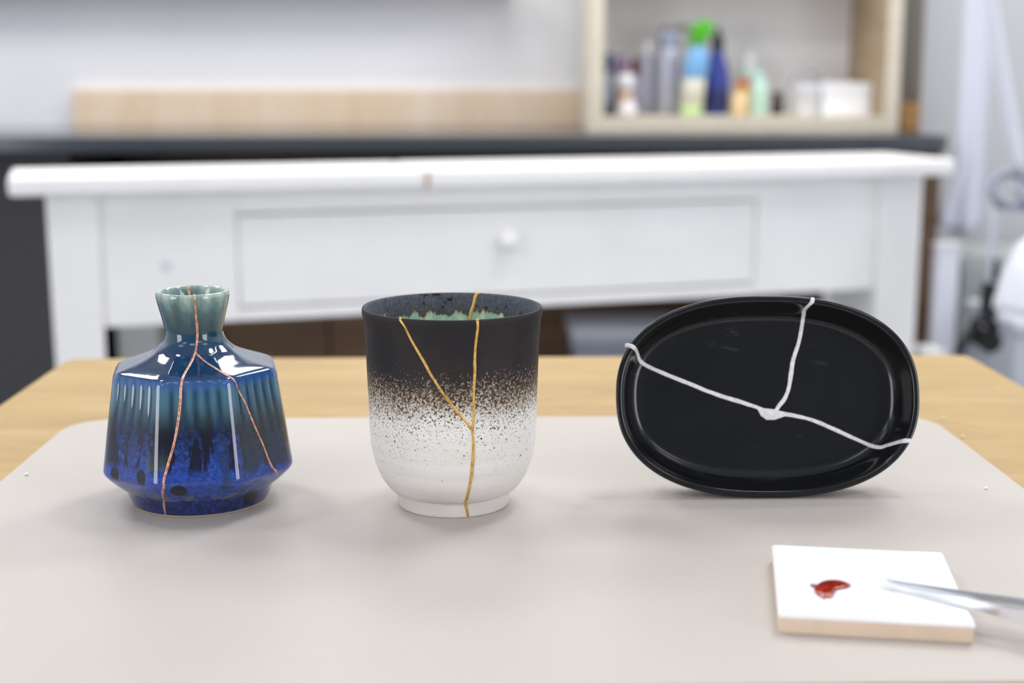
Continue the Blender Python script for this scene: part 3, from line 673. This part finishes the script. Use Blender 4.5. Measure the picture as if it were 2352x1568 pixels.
M_pink = pm('pale_pink', '#d9b7bd', .4); M_mintl = pm('pale_mint', '#c4dccd', .4); M_mint = pm('mint', '#bfe0cf', .35); M_mintl2 = pm('aqua', '#b8e0dc', .35)
M_or = pm('apricot', '#eccfa4', .4); M_oc = pm('rust_cap', '#c4785c', .4); M_amb = pm('amber_cap', '#e0b85e', .4)
t = thing('pink_bottle', 'pale pink bottle with a mint shoulder and a clear cap behind the apricot jar', 'bottle', (.5455, 2.945, SZ))
lathe('body', [(.022, 0), (.0245, .004), (.0245, .068), (.024, .070)], M_pink, t, 32)
lathe('shoulder', [(.0242, .070), (.0235, .084), (.0165, .094), (.011, .097)], M_mintl, t, 32); lathe('cap', [(.012, .096), (.013, .098), (.012, .118), (.009, .121)], M_alu, t, 24)
t = thing('apricot_jar', 'squat apricot jar with an amber and rust cap in front of the pink bottle', 'jar', (.5195, 2.865, SZ))
lathe('body', [(.021, 0), (.0235, .004), (.0235, .034), (.0200, .041), (.0145, .044)], M_or, t, 32); lathe('collar', [(.0145, .0435), (.0155, .0455), (.0150, .053)], M_amb, t, 24)
lathe('cap', [(.0135, .053), (.0135, .068), (.0105, .073), (.001, .0735)], M_oc, t, 24)
t = thing('mint_bottle', 'slim mint green bottle right of the apricot jar', 'bottle', (.5475, 2.832, SZ))
lathe('body', [(.0145, 0), (.0165, .003), (.0160, .040), (.0165, .060), (.010, .068)], M_mint, t, 28); lathe('cap', [(.0105, .066), (.0115, .068), (.0105, .080), (.0085, .082)], M_mintl2, t, 24)
M_choc = pm('dark_brown_glass', '#4c3f38', .2)
t = thing('brown_jar', 'little dark brown jar between the mint bottle and the white tub', 'jar', (.5950, 2.89, SZ))
lathe('body', [(.0115, 0), (.0128, .002), (.0128, .028), (.0100, .033)], M_choc, t, 24); lathe('lid', [(.0105, .033), (.0110, .034), (.0110, .044), (.0095, .046)], M_choc, t, 24)
M_tub = pm('white_plastic', '#e9ebf3', .35); M_wire = Mat('grey_wire', '#9fa2ae', .4, metal=.5)
t = thing('white_tub', 'small white tub with a raised grey wire handle', 'tub', (.6470, 2.865, SZ))
lathe('body', [(.024, 0), (.026, .003), (.0295, .050), (.0310, .051), (.0310, .054)], M_tub, t, 32); lathe('lid', [(.0300, .054), (.0300, .058), (.0285, .0595), (.001, .060)], M_tub, t, 32)
tube('handle', [(-.031, 0, .052)]+[(-.031*math.cos(a), .004*math.sin(a), .055+.030*math.sin(a)) for a in np.linspace(.15, PI-.15, 16)]+[(.031, 0, .052)], .0022, M_wire, t, 8)
box('clip', (.014, -.006, .062), (.031, .006, .074), M_wire, t, .003)
M_wbox = pm('white_card', '#f1f2f6', .6)
t = thing('white_box', 'white cardboard box at the right end inside the shelf box', 'box', (.7210, 2.88, SZ))
box('body', (-.0480, -.05, 0), (.0480, .05, .054), M_wbox, t, .002); box('lid', (-.0495, -.0515, .046), (.0495, .0515, .064), M_wbox, t, .003)

# ---------------------------------------------------------------- right-hand side
M_cloth = Mat('white_cotton', '#d4d7e2', .85, sheen=.2); M_cloth.bump(M_cloth.noise(900, 2), .1, .0006)
t = thing('hanging_cloth', 'white cotton cloth hanging in folds beside the worktop end', 'cloth', (.866, 2.60, -.08))
nr, nc = 60, 64; P = np.zeros((nr, nc, 3))
for i in range(nr):
    z = i/(nr-1)*.85
    k = min(1, max(0, (.125-z)/.11)); k = k*k*(3-2*k)
    x0, x1 = .000-.026*k, .052+.004*k
    for j in range(nc):
        s = j/(nc-1)
        P[i, j] = (x0+(x1-x0)*s, -.012*math.sin(s*PI)-.010*math.sin(s*13+z*.8)*(.5+.5*k)+.006*k*math.sin(s*7), z+.010*k*math.cos(s*6)*(1 if i == 0 else .3))
o = grid_mesh('drape', P, M_cloth, t, False); so = o.modifiers.new('thickness', 'SOLIDIFY'); so.thickness = .003
tube('hook', [(.026, .258, .84), (.026, .03, .84), (.026, .004, .845), (.026, -.016, .87)], .005, M_alu, t)

t = thing('white_bin', 'narrow white post-like bin standing right of the white desk', 'bin', (.8056, 2.44, FZ))
hexa('body', [(-.019, -.012, 0), (.019, -.012, 0), (.019, .012, 0), (-.019, .012, 0)], [(-.0205, -.013, H(-.094)), (.0205, -.013, H(-.094)), (.0205, .013, H(-.094)), (-.0205, .013, H(-.094))], mottled('pale_lilac_plastic', '#ebedf7', .4, .01), t, .004)
box('lid', (-.0215, -.014, H(-.094)), (.0215, .014, H(-.085)), M_alu, t, .003)
t = thing('low_box', 'small white box low down between desk leg and white bin', 'box', (.758, 2.36, FZ))
box('body', (-.018, -.03, 0), (.018, .03, H(-.262)), M_white, t, .003); box('lid', (-.0195, -.0315, H(-.268)), (.0195, .0315, H(-.255)), M_white, t, .003)

M_rc = mottled('grey_green_steel', '#a9b0b0', .5, .03, 10); M_rc2 = mottled('blue_grey_steel', '#c6cad2', .5, .03, 10)
t = thing('grey_cabinet', 'low grey steel cabinet against the wall behind the lamp', 'cabinet', (1.30, 2.78, FZ))
box('body', (-.40, -.12, 0), (.40, .13, H(-.135)), M_rc, t, .004)
for i in range(2): 
    d = box('door', (-.395+.4*i, -.132, .03), (-.005+.4*i, -.121, H(-.15)), M_rc, t, .002); box('handle', (-.05+.12*i, -.142, .3), (-.04+.12*i, -.132, .4), M_alu, d, .002)
t = thing('blue_grey_case', 'blue-grey case in front of the grey cabinet, below the lamp shade', 'case', (1.02, 2.36, FZ))
box('body', (-.16, -.12, 0), (.40, .12, H(-.215)), M_rc2, t, .008); box('lid', (-.163, -.123, H(-.215)), (.403, .123, H(-.19)), M_rc2, t, .008)

# arm lamp with white shade
M_lw = Mat('lamp_white', '#dfe2ea', .35); M_gun = Mat('grey_metal', '#8f94a4', .4, metal=.4); M_gp = Mat('lamp_pole_grey', '#a9adb8', .45)
t = thing('arm_lamp', 'white arm lamp with a slanting arm, grey ring and conical white shade', 'lamp', (.80, 2.0, FZ))
tube('arm', [(-.155, 0, H(.56)), (-.098, 0, H(.30)), (-.047, 0, H(.085)), (-.030, 0, H(.06))], .0095, M_lw, t, 16)
ring = [(-.050+.031*math.cos(a), .012*math.sin(a), H(.040)+.022*math.sin(a)) for a in np.linspace(0, 2*PI, 40, endpoint=False)]
tube('hinge_ring', ring, .0055, M_gun, t, 10, True)
tube('hinge_ring', [(x+.035, y-.01, z-.001) for x, y, z in ring], .0045, M_gun, t, 10, True)
tube('cable', [(-.075, 0, H(.018)), (-.03, -.004, H(.014)), (.03, -.004, H(.020)), (.10, 0, H(.05))], .004, M_gun, t, 8)
sh = lathe('shade', [(.085, H(-.1250)), (.087, H(-.124)), (.0845, H(-.112)), (.076, H(-.075)), (.060, H(-.035)), (.045, H(-.022)), (.020, H(-.012)), (.018, H(.01)), (.016, H(.012)), (.016, H(-.02)), (.055, H(-.04)), (.080, H(-.118))], M_lw, t, 48, off=(.008, -.04))
tube('neck', [(.008, -.04, H(.008)), (.006, -.02, H(.025)), (-.02, 0, H(.035))], .007, M_gun, t)
tube('stand', [(.20, .0, 0), (.20, .0, H(.50)), (.10, 0, H(.62)), (-.10, 0, H(.66)), (-.155, 0, H(.56))], .010, M_lw, t, 12)
lathe('base', [(.11, 0), (.11, .012), (.02, .022)], M_lw, t, 32, off=(.20, 0))

# stand pole with black clamp and wheel knob
M_bm = Mat('black_plastic', '#141416', .5)
t = thing('clamp_stand', 'thin grey pole with black clamps and a round knob, behind the lamp shade', 'stand', (.752, 2.07, FZ))
tube('pole', [(0, 0, H(-.30)), (0, 0, H(.03))], .0055, M_gp, t, 12)
tube('lower_pole', [(0, 0, 0), (0, 0, H(-.30))], .009, M_bm, t, 12)
tube('grip', [(.004, -.004, H(-.098)), (.005, -.004, H(-.085)), (.003, -.004, H(-.066))], [.005, .0055, .004], M_bm, t, 12)
hexa('clamp', [(-.012, -.012, H(-.152)), (.010, -.012, H(-.152)), (.010, .012, H(-.152)), (-.012, .012, H(-.152))], [(-.010, -.012, H(-.102)), (.007, -.012, H(-.102)), (.007, .012, H(-.102)), (-.010, .012, H(-.102))], M_bm, t, .003)
rg = [(-.010+.016*math.cos(a), -.01, H(-.172)+.0165*math.sin(a)) for a in np.linspace(0, 2*PI, 32, endpoint=False)]
tube('ring_handle', rg, .0078, M_bm, t, 10, True)
bm = bmesh.new(); bmesh.ops.create_cone(bm, cap_ends=True, segments=24, radius1=.0165, radius2=.0165, depth=.020)
for v in bm.verts: v.co = Vector((v.co.x, v.co.z, v.co.y))
bevel_all(bm, .002); kb = from_bm('knob', bm, M_bm, t); kb.location = (-.003, -.014, H(-.187))
tube('lever', [(-.016, -.01, H(-.165)), (-.034, -.012, H(-.180)), (-.046, -.014, H(-.205)), (-.050, -.014, H(-.23))], [.006, .007, .0065, .005], M_bm, t, 10)
for a in (.4, 2.5, 4.6): tube('foot', [(0, 0, .10), (.12*math.cos(a), .12*math.sin(a), .006)], .006, M_bm, t, 8)
